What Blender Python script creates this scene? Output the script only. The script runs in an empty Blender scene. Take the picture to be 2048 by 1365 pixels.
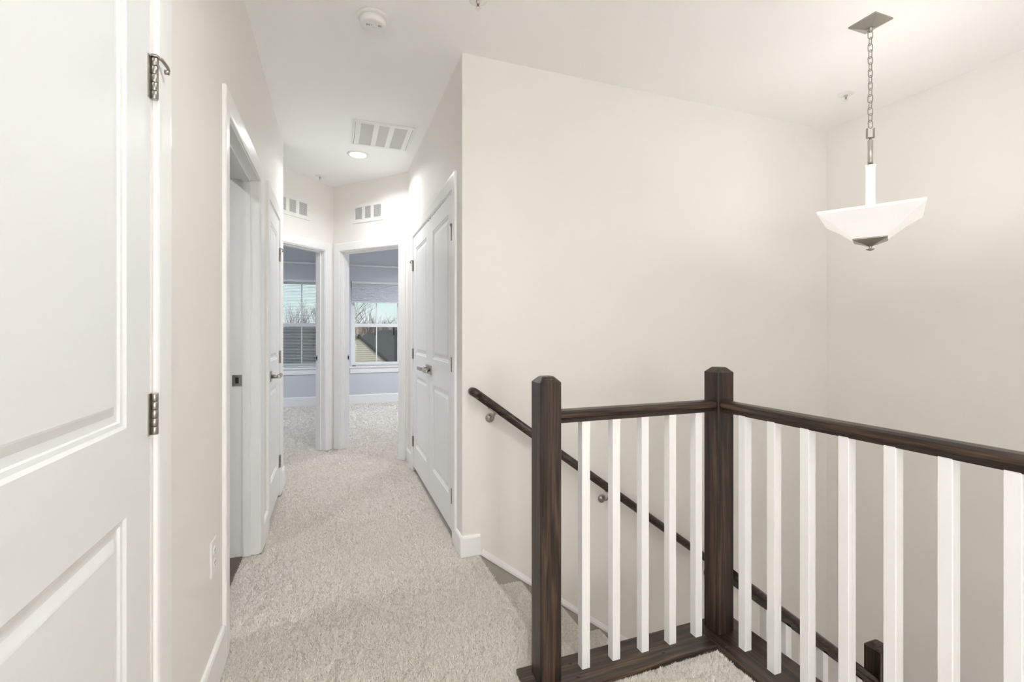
import bpy, math, random
import numpy as np
from mathutils import Vector, Matrix
S = bpy.context.scene
C = S.collection
PI = math.pi
rnd = random.Random(7)

# ------------------------------------------------------------------ camera, world, sun, exposure
cam_d = bpy.data.cameras.new('camera'); cam = bpy.data.objects.new('camera', cam_d); C.objects.link(cam)
FPX, W, H = 945.47, 2048.0, 1365.0
cam_d.sensor_width = 36.0; cam_d.sensor_fit = 'HORIZONTAL'; cam_d.lens = 36.0*FPX/W
cam_d.shift_y = (664.43-682.5)/W; cam_d.clip_start = .03; cam_d.clip_end = 500
EYE = 1.22
cam.location = (0, 0, EYE); cam.rotation_euler = (PI/2, 0, -0.3586)
S.camera = cam
S.cycles.max_bounces = 16; S.cycles.diffuse_bounces = 10
S.view_settings.view_transform = 'Standard'; S.view_settings.look = 'None'
S.view_settings.exposure = 1.0; S.view_settings.gamma = 1.0; S.view_settings.use_curve_mapping = False

wd = bpy.data.worlds.new('sky'); S.world = wd; wd.use_nodes = True
nt = wd.node_tree; nt.nodes.clear()
_o = nt.nodes.new('ShaderNodeOutputWorld'); _b = nt.nodes.new('ShaderNodeBackground')
_t = nt.nodes.new('ShaderNodeTexCoord'); _s = nt.nodes.new('ShaderNodeSeparateXYZ'); _r = nt.nodes.new('ShaderNodeValToRGB')
nt.links.new(_t.outputs['Generated'], _s.inputs[0]); nt.links.new(_s.outputs['Z'], _r.inputs[0])
_r.color_ramp.elements[0].position = 0.0; _r.color_ramp.elements[0].color = (.92, .97, .98, 1)
_r.color_ramp.elements[1].position = .35; _r.color_ramp.elements[1].color = (.55, .80, .88, 1)
e = _r.color_ramp.elements.new(.05); e.color = (.78, .95, .93, 1)
nt.links.new(_r.outputs[0], _b.inputs[0]); _b.inputs[1].default_value = .535
nt.links.new(_b.outputs[0], _o.inputs[0])
sd = bpy.data.lights.new('sun', 'SUN'); sun = bpy.data.objects.new('sun', sd); C.objects.link(sun)
sd.energy = .6; sd.angle = .01; sd.color = (1, .95, .87)
sun.rotation_euler = Vector((-.35, .75, -.62)).to_track_quat('-Z', 'Y').to_euler()

# lamp powers; the globe, well and room ones are added fill lights
P_END, P_CAN, P_PEND, P_GLOBE, P_WELL, P_ROOM_L, P_ROOM_R = 5.8, 6, 3.8, 215, 34, 21, 28

# ------------------------------------------------------------------ helpers
class MB:
    def __init__(s): s.v = []; s.f = []; s.smooth = []
    def add(s, vs, fs, smooth=False):
        o = len(s.v); s.v += [tuple(p) for p in vs]
        for f in fs: s.f.append(tuple(i+o for i in f)); s.smooth.append(smooth)
        return s
    def box(s, x0, x1, y0, y1, z0, z1):
        if x0 > x1: x0, x1 = x1, x0
        if y0 > y1: y0, y1 = y1, y0
        if z0 > z1: z0, z1 = z1, z0
        return s.add([(x0,y0,z0),(x1,y0,z0),(x1,y1,z0),(x0,y1,z0),(x0,y0,z1),(x1,y0,z1),(x1,y1,z1),(x0,y1,z1)],
              [(3,2,1,0),(4,5,6,7),(0,1,5,4),(1,2,6,5),(2,3,7,6),(3,0,4,7)])
    def cbox(s, x0, x1, y0, y1, z0, z1, c=.002):
        """box with chamfered edges"""
        X=(x0,x1); Y=(y0,y1); Z=(z0,z1); sg=(1,-1)
        vs=[]; idx={}
        for i in (0,1):
            for j in (0,1):
                for k in (0,1):
                    p=(X[i],Y[j],Z[k]); d=(sg[i]*c,sg[j]*c,sg[k]*c)
                    for a in range(3):      # vertex lying on the face normal to axis a
                        q=[p[b]+(d[b] if b!=a else 0) for b in range(3)]
                        idx[(i,j,k,a)]=len(vs); vs.append(tuple(q))
        fs=[]
        for k in (0,1):
            fs.append([idx[(0,0,k,2)],idx[(1,0,k,2)],idx[(1,1,k,2)],idx[(0,1,k,2)]][::(1 if k else -1)])
            fs.append([idx[(0,k,0,1)],idx[(1,k,0,1)],idx[(1,k,1,1)],idx[(0,k,1,1)]][::(-1 if k else 1)])
            fs.append([idx[(k,0,0,0)],idx[(k,1,0,0)],idx[(k,1,1,0)],idx[(k,0,1,0)]][::(1 if k else -1)])
        def orient(q):
            pts=[Vector(vs[t]) for t in q]; n=(pts[1]-pts[0]).cross(pts[2]-pts[0]); ce=sum(pts,Vector())/len(pts)
            m=Vector(((x0+x1)/2,(y0+y1)/2,(z0+z1)/2))
            return q if n.dot(ce-m)>0 else q[::-1]
        for a in (0,1):
            for b in (0,1):
                fs.append(orient([idx[(0,a,b,1)],idx[(1,a,b,1)],idx[(1,a,b,2)],idx[(0,a,b,2)]]))
                fs.append(orient([idx[(a,0,b,0)],idx[(a,1,b,0)],idx[(a,1,b,2)],idx[(a,0,b,2)]]))
                fs.append(orient([idx[(a,b,0,0)],idx[(a,b,1,0)],idx[(a,b,1,1)],idx[(a,b,0,1)]]))
        for i in (0,1):
            for j in (0,1):
                for k in (0,1): fs.append(orient([idx[(i,j,k,0)],idx[(i,j,k,1)],idx[(i,j,k,2)]]))
        return s.add(vs,fs)
    def lathe(s, prof, n=24, o=(0,0,0), axis='z', smooth=True):
        """prof: (r, h) list; closed at ends"""
        vs=[]; fs=[]
        for r,h in prof:
            for i in range(n):
                a=2*PI*i/n; p=(r*math.cos(a), r*math.sin(a), h)
                if axis=='x': p=(p[2],p[0],p[1])
                elif axis=='y': p=(p[1],p[2],p[0])
                vs.append((p[0]+o[0],p[1]+o[1],p[2]+o[2]))
        m=len(prof)
        for k in range(m-1):
            for i in range(n):
                j=(i+1)%n; fs.append((k*n+i,k*n+j,(k+1)*n+j,(k+1)*n+i))
        b=len(s.v); s.add(vs,fs,smooth)
        s.f.append(tuple(b+i for i in reversed(range(n)))); s.smooth.append(False)
        s.f.append(tuple(b+(m-1)*n+i for i in range(n))); s.smooth.append(False)
        return s
    def tube(s, pts, r, n=8, closed=False, smooth=True):
        pts=[Vector(p) for p in pts]; m=len(pts); vs=[]; fs=[]
        rr = r if hasattr(r,'__len__') else [r]*m
        up=None
        for i,p in enumerate(pts):
            if closed: t=pts[(i+1)%m]-pts[i-1]
            else: t=pts[min(i+1,m-1)]-pts[max(i-1,0)]
            t.normalize()
            if up is None: up=Vector((0,0,1)) if abs(t.z)<.9 else Vector((1,0,0))
            a=up-t*up.dot(t)
            if a.length<1e-6: a=Vector((0,1,0))-t*t.y
            a.normalize(); up=a; b=t.cross(a)
            for k in range(n):
                g=2*PI*k/n; vs.append(tuple(p+(a*math.cos(g)+b*math.sin(g))*rr[i]))
        for i in range(m if closed else m-1):
            j=(i+1)%m
            for k in range(n):
                l=(k+1)%n; fs.append((i*n+k,i*n+l,j*n+l,j*n+k))
        b0=len(s.v); s.add(vs,fs,smooth)
        if not closed:
            s.f.append(tuple(b0+k for k in reversed(range(n)))); s.smooth.append(False)
            s.f.append(tuple(b0+(m-1)*n+k for k in range(n))); s.smooth.append(False)
        return s
    def sweep(s, prof, A, B, side, up, smooth=False):
        """prof: closed polygon (a,b); extruded from A to B with a along side and b along up"""
        A=Vector(A);B=Vector(B);side=Vector(side);up=Vector(up); n=len(prof)
        vs=[A+side*a+up*b for a,b in prof]+[B+side*a+up*b for a,b in prof]
        fs=[(i,(i+1)%n,n+(i+1)%n,n+i) for i in range(n)]
        d=B-A; 
        area=sum(prof[i][0]*prof[(i+1)%n][1]-prof[(i+1)%n][0]*prof[i][1] for i in range(n))
        flip=(area>0)!=(side.cross(up).dot(d)>0)
        if flip: fs=[f[::-1] for f in fs]
        b0=len(s.v); s.add(vs,fs,smooth)
        c0=tuple(range(n)); c1=tuple(range(n,2*n))
        if flip: caps=[c0,c1[::-1]]
        else: caps=[c0[::-1],c1]
        for c in caps: s.f.append(tuple(b0+i for i in c)); s.smooth.append(False)
        return s
    def mesh(s, name):
        me=bpy.data.meshes.new(name); me.from_pydata(s.v,[],s.f); 
        me.polygons.foreach_set('use_smooth', s.smooth); me.update(); return me
    def build(s, name, m, parent=None):
        return link(name, s.mesh(name), m, parent)
def link(name, me, m, parent=None):
    o=bpy.data.objects.new(name, me); C.objects.link(o)
    if m is not None and not me.materials: me.materials.append(m)
    if parent is not None: o.parent=parent
    return o
def tag(o, label=None, cat=None, group=None, kind=None):
    if label: o['label']=label
    if cat: o['category']=cat
    if group: o['group']=group
    if kind: o['kind']=kind
    return o
def empty(name, loc=(0,0,0), rz=0, **k):
    o=bpy.data.objects.new(name,None); C.objects.link(o); o.empty_display_size=.05
    o.location=loc; o.rotation_euler=(0,0,rz); tag(o,**k); return o
def bx(name, m, parent, *a):
    return MB().box(*a).build(name, m, parent)

# ------------------------------------------------------------------ materials
def mat(name, col, rough=.5, metal=0, bump=None, spec=.5, var=None, emit=None):
    m=bpy.data.materials.new(name); m.use_nodes=True; n=m.node_tree; b=n.nodes['Principled BSDF']
    b.inputs['Base Color'].default_value=(*col,1); b.inputs['Roughness'].default_value=rough
    b.inputs['Metallic'].default_value=metal; b.inputs['Specular IOR Level'].default_value=spec
    tc=n.nodes.new('ShaderNodeTexCoord')
    if var:
        sc,amt=var; t=n.nodes.new('ShaderNodeTexNoise'); t.inputs['Scale'].default_value=sc; t.inputs['Detail'].default_value=4
        n.links.new(tc.outputs['Object'],t.inputs['Vector'])
        mp=n.nodes.new('ShaderNodeMapRange'); mp.inputs[3].default_value=1-amt; mp.inputs[4].default_value=1+amt
        n.links.new(t.outputs['Fac'],mp.inputs[0])
        mx=n.nodes.new('ShaderNodeVectorMath'); mx.operation='SCALE'; mx.inputs[0].default_value=col
        n.links.new(mp.outputs[0],mx.inputs['Scale']); n.links.new(mx.outputs[0],b.inputs['Base Color'])
    if bump:
        sc,st,di=bump; t=n.nodes.new('ShaderNodeTexNoise'); t.inputs['Scale'].default_value=sc; t.inputs['Detail'].default_value=3
        n.links.new(tc.outputs['Object'],t.inputs['Vector'])
        bn=n.nodes.new('ShaderNodeBump'); bn.inputs['Strength'].default_value=st; bn.inputs['Distance'].default_value=di
        n.links.new(t.outputs['Fac'],bn.inputs['Height']); n.links.new(bn.outputs[0],b.inputs['Normal'])
    if emit:
        b.inputs['Emission Color'].default_value=(*emit[0],1); b.inputs['Emission Strength'].default_value=emit[1]
    return m
def wood(name, axis):
    m=bpy.data.materials.new(name); m.use_nodes=True; n=m.node_tree; b=n.nodes['Principled BSDF']
    tc=n.nodes.new('ShaderNodeTexCoord'); mp=n.nodes.new('ShaderNodeMapping')
    sc=[44,44,44]; sc[axis]=1.6; mp.inputs['Scale'].default_value=sc
    n.links.new(tc.outputs['Object'],mp.inputs[0])
    t1=n.nodes.new('ShaderNodeTexNoise'); t1.inputs['Scale'].default_value=1.0; t1.inputs['Detail'].default_value=5; t1.inputs['Distortion'].default_value=1.4
    n.links.new(mp.outputs[0],t1.inputs['Vector'])
    mp2=n.nodes.new('ShaderNodeMapping'); s2=[260,260,260]; s2[axis]=7; mp2.inputs['Scale'].default_value=s2
    n.links.new(tc.outputs['Object'],mp2.inputs[0])
    t2=n.nodes.new('ShaderNodeTexNoise'); t2.inputs['Scale'].default_value=1.0; t2.inputs['Detail'].default_value=2
    n.links.new(mp2.outputs[0],t2.inputs['Vector'])
    r=n.nodes.new('ShaderNodeValToRGB'); r.color_ramp.elements[0].position=.36; r.color_ramp.elements[0].color=(.013,.0085,.006,1)
    r.color_ramp.elements[1].position=.72; r.color_ramp.elements[1].color=(.105,.064,.040,1)
    e=r.color_ramp.elements.new(.52); e.color=(.036,.022,.0148,1)
    ad=n.nodes.new('ShaderNodeMath'); ad.operation='MULTIPLY_ADD'; ad.inputs[1].default_value=.45; 
    n.links.new(t2.outputs['Fac'],ad.inputs[0])
    sb=n.nodes.new('ShaderNodeMath'); sb.operation='SUBTRACT'; sb.inputs[1].default_value=.22
    n.links.new(t1.outputs['Fac'],sb.inputs[0]); n.links.new(sb.outputs[0],ad.inputs[2])
    n.links.new(ad.outputs[0],r.inputs[0]); n.links.new(r.outputs[0],b.inputs['Base Color'])
    b.inputs['Roughness'].default_value=.34
    bn=n.nodes.new('ShaderNodeBump'); bn.inputs['Strength'].default_value=.25; bn.inputs['Distance'].default_value=.0015
    n.links.new(t2.outputs['Fac'],bn.inputs['Height']); n.links.new(bn.outputs[0],b.inputs['Normal'])
    return m
M_WALL=mat('cream wall paint',(.84,.82,.785),.62,bump=(90,.06,.002),spec=.3)
M_CEIL=mat('ceiling paint',(.93,.928,.922),.8,bump=(120,.05,.002),spec=.2)
M_ROOM=mat('wall paint with daylight tint',(.62,.64,.68),.7,bump=(90,.05,.002),spec=.3)  # same paint as the hall; blue daylight is put into its colour
M_WHITE=mat('semigloss white trim',(.87,.87,.865),.28,bump=(60,.02,.001))
M_DOOR=mat('white door paint',(.83,.836,.832),.36,bump=(220,.04,.0006))
M_BALU=mat('white baluster paint',(.87,.87,.865),.38,bump=(70,.03,.001))
M_CARPET=mat('beige carpet',(.68,.635,.58),.95,bump=(420,.9,.006),spec=.05,var=(9,.07))
M_PILE=mat('carpet fibre',(.88,.845,.80),.9,spec=.05,var=(150,.30))
M_LVP=mat('grey brown plank floor',(.12,.095,.075),.45,var=(14,.4))
M_NICKEL=mat('brushed nickel',(.40,.375,.34),.34,1,bump=(300,.05,.0005))
M_NICKEL2=mat('satin nickel light',(.62,.60,.56),.3,1)
M_DARK=mat('dark slot',(.02,.02,.02),.8)
M_DUCT=mat('dim duct interior',(.10,.10,.10),.8)
M_PLAST=mat('white plastic',(.82,.82,.80),.4)
M_RED=mat('red glass bulb',(.25,.02,.015),.2)
M_SHADE=mat('frosted shade glass',(.85,.84,.82),.35,emit=((1,.985,.96),.19))
M_LENS=mat('glowing lamp lens',(.9,.9,.9),.4,emit=((1,.97,.93),6))
M_ROOMLENS=mat('glowing lens of added room light',(.9,.9,.9),.4,emit=((.9,.95,1),4))  # lens of the added bedroom fill lights
M_SLEEVE=mat('frosted sleeve',(.82,.80,.77),.3,emit=((1,.985,.96),.02))
M_BLIND=mat('white blind slat',(.82,.83,.84),.5)
M_PLEAT=mat('grey pleated fabric',(.74,.75,.79),.85)
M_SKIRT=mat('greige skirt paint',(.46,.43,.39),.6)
M_SIDING=mat('tan lap siding',(.64,.55,.46),.7)
M_ROOF=mat('charcoal shingles',(.10,.084,.083),.9,bump=(14,.5,.05),var=(9,.35))
M_RAKE=mat('dark brown rake trim',(.06,.05,.045),.7)
M_BARK=mat('bare branch bark',(.19,.115,.10),.9)
M_WOODS=mat('winter woods',(.42,.31,.26),.95,var=(1.2,.3))
M_GROUND=mat('dry grass',(.22,.2,.12),.95,var=(.3,.2))
WX,WY,WZ=wood('espresso oak grain x',0),wood('espresso oak grain y',1),wood('espresso oak grain z',2)
g=bpy.data.materials.new('window glass'); g.use_nodes=True; n=g.node_tree; n.nodes.clear()
o_=n.nodes.new('ShaderNodeOutputMaterial'); t_=n.nodes.new('ShaderNodeBsdfTransparent'); g_=n.nodes.new('ShaderNodeBsdfGlossy'); x_=n.nodes.new('ShaderNodeMixShader')
t_.inputs[0].default_value=(.97,.975,.975,1); g_.inputs['Roughness'].default_value=.02; x_.inputs[0].default_value=.05
n.links.new(t_.outputs[0],x_.inputs[1]); n.links.new(g_.outputs[0],x_.inputs[2]); n.links.new(x_.outputs[0],o_.inputs[0]); M_GLASS=g

# ------------------------------------------------------------------ dimensions
XL,XR,YS,XW,ZC=-.389,.649,2.503,3.469,2.74
ZD=2.053                 # head of the door openings
TH=.115
YB,XO,YF=-2.6,-3.6,8.5   # back wall, outer left wall, far window wall
XRO=3.7
AP=Vector((-.016,5.301)); RE=Vector((.649,4.55))
DR=(RE-AP).normalized(); DL=Vector((.429,.455)).normalized()
NX0,TR,RI=.745,.254,.192       # first nosing, tread run, riser
YP,YN=1.501,1.505              # plate centre line, newel centre line

# ------------------------------------------------------------------ the shell
fl=MB(); fl.box(XO,NX0-.012,YB,4.3,-.28,-.008); fl.box(NX0-.012,1.47,YB,1.5,-.28,-.008); fl.box(XO,XRO,4.3,YF,-.28,-.008); fl.box(NX0-.012,XRO,YS+TH,4.3,-.28,-.008)
floor=tag(fl.build('floor',M_CARPET),'beige carpeted hall floor running from the landing to the bedrooms','floor',kind='structure')
nz=MB(); pr=[(0,0),(.012,0)]+[(.012+.02*math.sin(a),-.02+.02*math.cos(a)) for a in [i*PI/8 for i in range(1,9)]]+[(.0,-.04)]
nz.sweep([(a-.012,b) for a,b in pr],(NX0-.02,1.575,-.006),(NX0-.02,YS,-.006),(1,0,0),(0,0,1),True); nz.build('carpet_nosing',M_CARPET,floor)
bx('floor_plank',M_LVP,floor,XO,-.470,YB,4.2,-.02,-.001)
tag(bx('ceiling',M_CEIL,None,XO,XRO,YB-.1,YF+.1,ZC,ZC+.25),'flat off-white ceiling over hall and stairwell','ceiling',kind='structure')

def wall(name, L, openings, m, loc, rz, z0=0, z1=ZC, th=TH, s0=0, label=None):
    """wall standing behind local y=0, s along local x, openings (a,b,zb,zt)"""
    mb=MB(); cur=s0
    for a,b,zb,zt in sorted(openings):
        if a>cur: mb.box(cur,a,0,th,z0,z1)
        if zb>z0: mb.box(a,b,0,th,z0,zb)
        if zt<z1: mb.box(a,b,0,th,zt,z1)
        cur=b
    if cur<L: mb.box(cur,L,0,th,z0,z1)
    o=mb.build(name,m); o.location=loc; o.rotation_euler=(0,0,rz)
    return tag(o,label,'wall',kind='structure')
# left hall wall; local x = world Y
D1=(.455,1.288); D2=(2.095,2.925); D3=(3.292,3.908)
LWE=4.213
wall('wall_left',LWE,[(*D1,0,ZD),(*D2,0,ZD),(*D3,0,ZD)],M_WALL,(XL,0,0),PI/2,s0=YB,th=.14,label='cream hall wall with three white doorways on one side')
# right hall wall; local x = -Y, origin at Y=4.55 end
DD=(2.712,4.203)
wall('wall_right',4.55-YS,[(4.55-DD[1],4.55-DD[0],0,ZD)],M_WALL,(XR,4.55,0),-PI/2,label='cream hall wall holding the white double closet doors')
wall('wall_stair',XW+TH-XR,[],M_WALL,(XR,YS,0),0,z0=-3.1,label='large cream wall rising behind the staircase handrail')
wall('wall_stairwell',YS+1.1,[],M_WALL,(XW,YS,0),-PI/2,z0=-3.1,label='cream wall on the far side of stairwell behind pendant')
aR=math.atan2(DR.y,DR.x); aL=math.atan2(DL.y,DL.x)
OR=(.105,.892); LL=1.06; OL=(LL-.905,LL-.118)
wall('wall_angled_right',1.003,[(*OR,0,ZD)],M_WALL,(AP.x,AP.y,0),aR,label='angled cream wall end with wall vent above the doorway beside closet')
l0=AP-DL*LL
wall('wall_angled_left',LL,[(*OL,0,ZD)],M_WALL,(l0.x,l0.y,0),aL,label='angled cream wall end with vent partly hidden by hall corner')
# alcove return behind the left wall end, partition between the rooms, outer walls
mb=MB(); mb.box(l0.x-.1,XL,LWE-.115,LWE,0,ZC); mb.box(l0.x-.1,l0.x,LWE,l0.y+.1,0,ZC); tag(mb.build('wall_alcove',M_WALL),'short cream return wall at the hall corner','wall',kind='structure')
tag(bx('wall_partition',M_ROOM,None,.04,.12,5.42,YF,0,ZC),'daylight-tinted partition wall between the two bedrooms','wall',kind='structure')
WIN=[(-.515,'left'),(.682,'right')]; WHW=.425; WZ0,WZ1=.635,2.085
wall('wall_back',XRO,[(WIN[0][0]-WHW,WIN[0][0]+WHW,WZ0,WZ1),(WIN[1][0]-WHW,WIN[1][0]+WHW,WZ0,WZ1)],M_ROOM,(0,YF,0),0,s0=XO,th=.18,label='daylight-tinted bedroom wall with two windows at the far end')
mb=MB(); mb.box(XO-.1,XO,YB,YF,-.3,ZC); tag(mb.build('wall_outer',M_ROOM),'outer bedroom wall out of view','wall',kind='structure')
mb=MB(); mb.box(XRO,XRO+.1,YS,YF,-.3,ZC); tag(mb.build('wall_east',M_ROOM),'bedroom side wall out of view','wall',kind='structure')
mb=MB(); mb.box(XO,XRO,YB-.1,YB,-3.1,ZC); mb.box(1.4,XRO,YB,-1.05,-3.1,ZC); tag(mb.build('wall_behind',M_WALL),'cream wall behind the viewpoint','wall',kind='structure')
mb=MB(); mb.box(XO,l0.x-.1,LWE-.05,LWE+.05,0,ZC); tag(mb.build('wall_bath',M_ROOM),'bathroom wall out of view','wall',kind='structure')
mb=MB(); mb.box(XR+.8,XR+.9,YS+TH,4.5,0,ZC); mb.box(XR+TH,XRO,4.4,4.5,0,ZC); tag(mb.build('wall_closet',M_ROOM),'closet wall out of view','wall',kind='structure')
# stairwell below the floor
mb=MB(); mb.box(.66,1.50,1.455,1.56,-3.1,-.012); mb.box(1.40,1.50,-1.05,1.455,-3.1,-.012); tag(mb.build('wall_well',M_WALL),'cream wall under the landing edge beside the stairs','wall',kind='structure')
mb=MB(); mb.box(.3,XRO,-1.1,YS+TH,-3.3,-3.1); tag(mb.build('floor_lower',M_CARPET),'carpeted floor of the storey below','floor',kind='structure')
mb=MB(); mb.box(.45,.55,-1.1,YS,-3.1,-.28); tag(mb.build('wall_lower',M_WALL),'cream wall of storey below','wall',kind='structure')
# staircase: each step a part
st=empty('staircase',(0,0,0),label='carpeted staircase descending along the cream wall behind railing',cat='staircase',kind='structure')
step=MB()
prof=[(0,-.03),(0,0),(TR,0)]+[(TR+.022*math.sin(a),-.022+.022*math.cos(a)) for a in [i*PI/8 for i in range(1,9)]]+[(TR+.004,-.044),(TR,-RI-.03),(TR-.05,-RI-.03),(0,-RI-.03)]
step.sweep(prof,(0,1.56,0),(0,YS-.012,0),(1,0,0),(0,0,1)); sm=step.mesh('step')
for k in range(1,8):
    o=link('step',sm,M_CARPET,st); o.location=(NX0-.02+TR*(k-1),0,-RI*k)
bx('landing',M_CARPET,st,NX0-.02+TR*7,XW,-.2,YS-.002,-RI*8-.2,-RI*8)
sm2=MB().box(-TR,0,.3,1.44,-RI,0).mesh('step')
for k in range(1,7):
    o=link('step',sm2,M_CARPET,st); o.location=(NX0-.02+TR*(8-k),0,-RI*(8+k))
# skirt with white cap moulding along the stair wall
sk=empty('trim_1',(0,0,0),label='sloping white cap moulding on the stair wall above carpeted steps',cat='moulding',kind='structure')
sl=RI/TR; Ld=math.hypot(1,sl); dx=Vector((1/Ld,0,-sl/Ld)); upv=Vector((sl/Ld,0,1/Ld))
A=Vector((.749,YS,.0)); B=A+dx*2.24
MB().sweep([(0,-.006),(0,.026),(-.006,.026),(-.010,.018),(-.016,.008),(-.016,-.002),(-.012,-.006)],A,B,(0,1,0),upv).build('cap_moulding',M_WHITE,sk)
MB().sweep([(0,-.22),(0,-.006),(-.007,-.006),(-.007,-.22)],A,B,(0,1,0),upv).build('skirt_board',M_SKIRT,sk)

# ------------------------------------------------------------------ baseboards
BBP=lambda h:[(0,0),(-.013,0),(-.013,h-.012),(-.009,h-.003),(-.005,h),(0,h)]
def baseboard(name,segs,label):
    mb=MB()
    for A,B,nrm,h in segs:      # nrm points from the room into the wall
        mb.sweep(BBP(h),(*A,-.004),(*B,-.004),(*nrm,0),(0,0,1))
    return tag(mb.build(name,M_WHITE),label,'baseboard',kind='structure')
baseboard('baseboard_left',[((XL,1.374),(XL,2.008),(-1,0),.142),((XL,3.012),(XL,3.205),(-1,0),.142),((XL,3.995),(XL,LWE+.013),(-1,0),.142),((XL,LWE),(XL-.2,LWE),(0,-1),.142),((XL,YB),(XL,.37),(-1,0),.142)],'white baseboard under the cream left wall and outlet')
baseboard('baseboard_right',[((XR,YS-.013),(XR,2.625),(1,0),.112),((XR,YS),(.749,YS),(0,1),.112),((XR,4.29),(XR,4.55),(1,0),.125)],'white baseboard wrapping the wall corner at the top of the stairs')
baseboard('baseboard_back',[((XO,YF),(.04,YF),(0,1),.15),((.12,YF),(XRO,YF),(0,1),.15),((.12,5.5),(.12,YF),(-1,0),.15),((.04,5.5),(.04,YF),(1,0),.15)],'white baseboard below the far bedroom windows')
mb=MB()
for A,B,nr in [((NX0+TR*7,YS),(XW,YS),(0,1)),((XW,YS),(XW,-.2),(1,0))]: mb.sweep(BBP(.14),(*A,-RI*8),(*B,-RI*8),(*nr,0),(0,0,1))
tag(mb.build('baseboard_landing',M_WHITE),'white baseboard around the lower stair landing','baseboard',kind='structure')

# ------------------------------------------------------------------ doors
CAS=[(.004,0),(.004,-.008),(.010,-.0105),(.020,-.0115),(.072,-.014),(.082,-.014),(.086,-.011),(.086,0)]
def casing(parent,a,b,h,clipL=None,clipR=None):
    mb=MB(); n=len(CAS); vs=[]; fs=[]
    tl=lambda t: t if clipL is None else min(t,clipL)
    tr=lambda t: t if clipR is None else min(t,clipR)
    for k in range(4):
        for t,d in CAS:
            vs.append([(a-tl(t),d,0),(a-tl(t),d,h+t),(b+tr(t),d,h+t),(b+tr(t),d,0)][k])
    for k in range(3):
        for i in range(n-1): fs.append((k*n+i,k*n+i+1,(k+1)*n+i+1,(k+1)*n+i))
    mb.add(vs,fs); return mb.build('casing',M_WHITE,parent)
def jamb(parent,a,b,h,th=TH,stop=None,stopy=.06):
    mb=MB(); j=.016
    for x0,x1 in ((a,a+j*.3),(b-j*.3,b)): mb.box(x0,x1,-.001,th+.001,0,h)
    mb.box(a,b,-.001,th+.001,h-j*.3,h)
    if stop:
        y0,y1=stop
        mb.box(a,a+.016,y0,y1,0,h); mb.box(b-.016,b,y0,y1,0,h); mb.box(a,b,y0,y1,h-.016,h)
    return mb.build('jamb',M_WHITE,parent)
PANELZ=[(.235,.852),(1.028,1.938)]
def leaf(parent,x0,x1,z0=.022,z1=2.045,stile=.118,th=.035):
    """two-panel moulded door leaf, face at y=0"""
    mb=MB(); a,b=x0+stile,x1-stile; zs=[z0]+[z for p in PANELZ for z in p]+[z1]
    q=lambda xa,xb,za,zb: mb.add([(xa,0,za),(xb,0,za),(xb,0,zb),(xa,0,zb)],[(0,1,2,3)])
    q(x0,a,z0,z1); q(b,x1,z0,z1)
    for i in (0,2,4): q(a,b,zs[i],zs[i+1])
    mb.add([(x0,0,z0),(x1,0,z0),(x1,0,z1),(x0,0,z1),(x0,th,z0),(x1,th,z0),(x1,th,z1),(x0,th,z1)],[(7,6,5,4),(0,4,5,1),(1,5,6,2),(2,6,7,3),(3,7,4,0)])
    o=mb.build('leaf',M_DOOR,parent)
    for za,zb in PANELZ:
        pm=MB(); loops=[(0,0),(.006,.0045),(.014,.0060),(.016,.0105),(.030,.0105),(.046,.004),(.050,.003)]
        vs=[]; fs=[]
        for t,d in loops: vs+=[(a+t,d,za+t),(b-t,d,za+t),(b-t,d,zb-t),(a+t,d,zb-t)]
        for k in range(len(loops)-1):
            for i in range(4):
                jn=(i+1)%4; fs.append((k*4+i,k*4+jn,(k+1)*4+jn,(k+1)*4+i))
        m=4*(len(loops)-1); fs.append((m,m+1,m+2,m+3))
        pm.add(vs,fs).build('panel',M_DOOR,o)
    return o
def hinge(parent,x,z,side,stop=False,y=-.007,hh=.094):
    """barrel at x; side=+1: jamb plate runs towards +x, door plate the other way"""
    mb=MB(); mb.box(x-.020,x+.004,-.0022,.004,z,z+hh) if side>0 else mb.box(x-.004,x+.020,-.0022,.004,z,z+hh)
    h=mb.build('hinge',M_NICKEL,parent)
    kn=hh/5
    for i in range(5):
        r=.0072
        MB().lathe([(r*.92,z+i*kn+.0006),(r,z+i*kn+.0015),(r,z+(i+1)*kn-.0015),(r*.92,z+(i+1)*kn-.0006)],14,(x,y,0)).build('knuckle',M_NICKEL,h)
    if stop:
        s=MB(); s.lathe([(.009,z+hh),(.009,z+hh+.006)],14,(x,y,0))
        s.tube([(x,y,z+hh+.004),(x+side*.012,y-.010,z+hh+.005),(x+side*.028,y-.017,z+hh-.004),(x+side*.033,y-.018,z+hh-.010)],[.0040,.0040,.0034,.003],8)
        s.lathe([(.0055,0),(.0055,.009)],10,(x+side*.034,y-.018,z+hh-.012),'y')
        s.build('pin_stop',M_NICKEL,h)
    return h
def lever(parent,x,z,dirx):
    mb=MB(); mb.cbox(x-.033,x+.033,-.010,0,z-.033,z+.033,.002)
    h=mb.build('handle',M_NICKEL,parent)
    MB().lathe([(.013,-.052),(.013,-.010)],18,(x,0,z),'y').build('spindle',M_NICKEL,h)
    l=MB(); xa,xb=sorted((x-dirx*.014,x+dirx*.112)); l.cbox(xa,xb,-.064,-.046,z-.012,z+.012,.003); l.build('lever',M_NICKEL,h)
    return h
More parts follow.
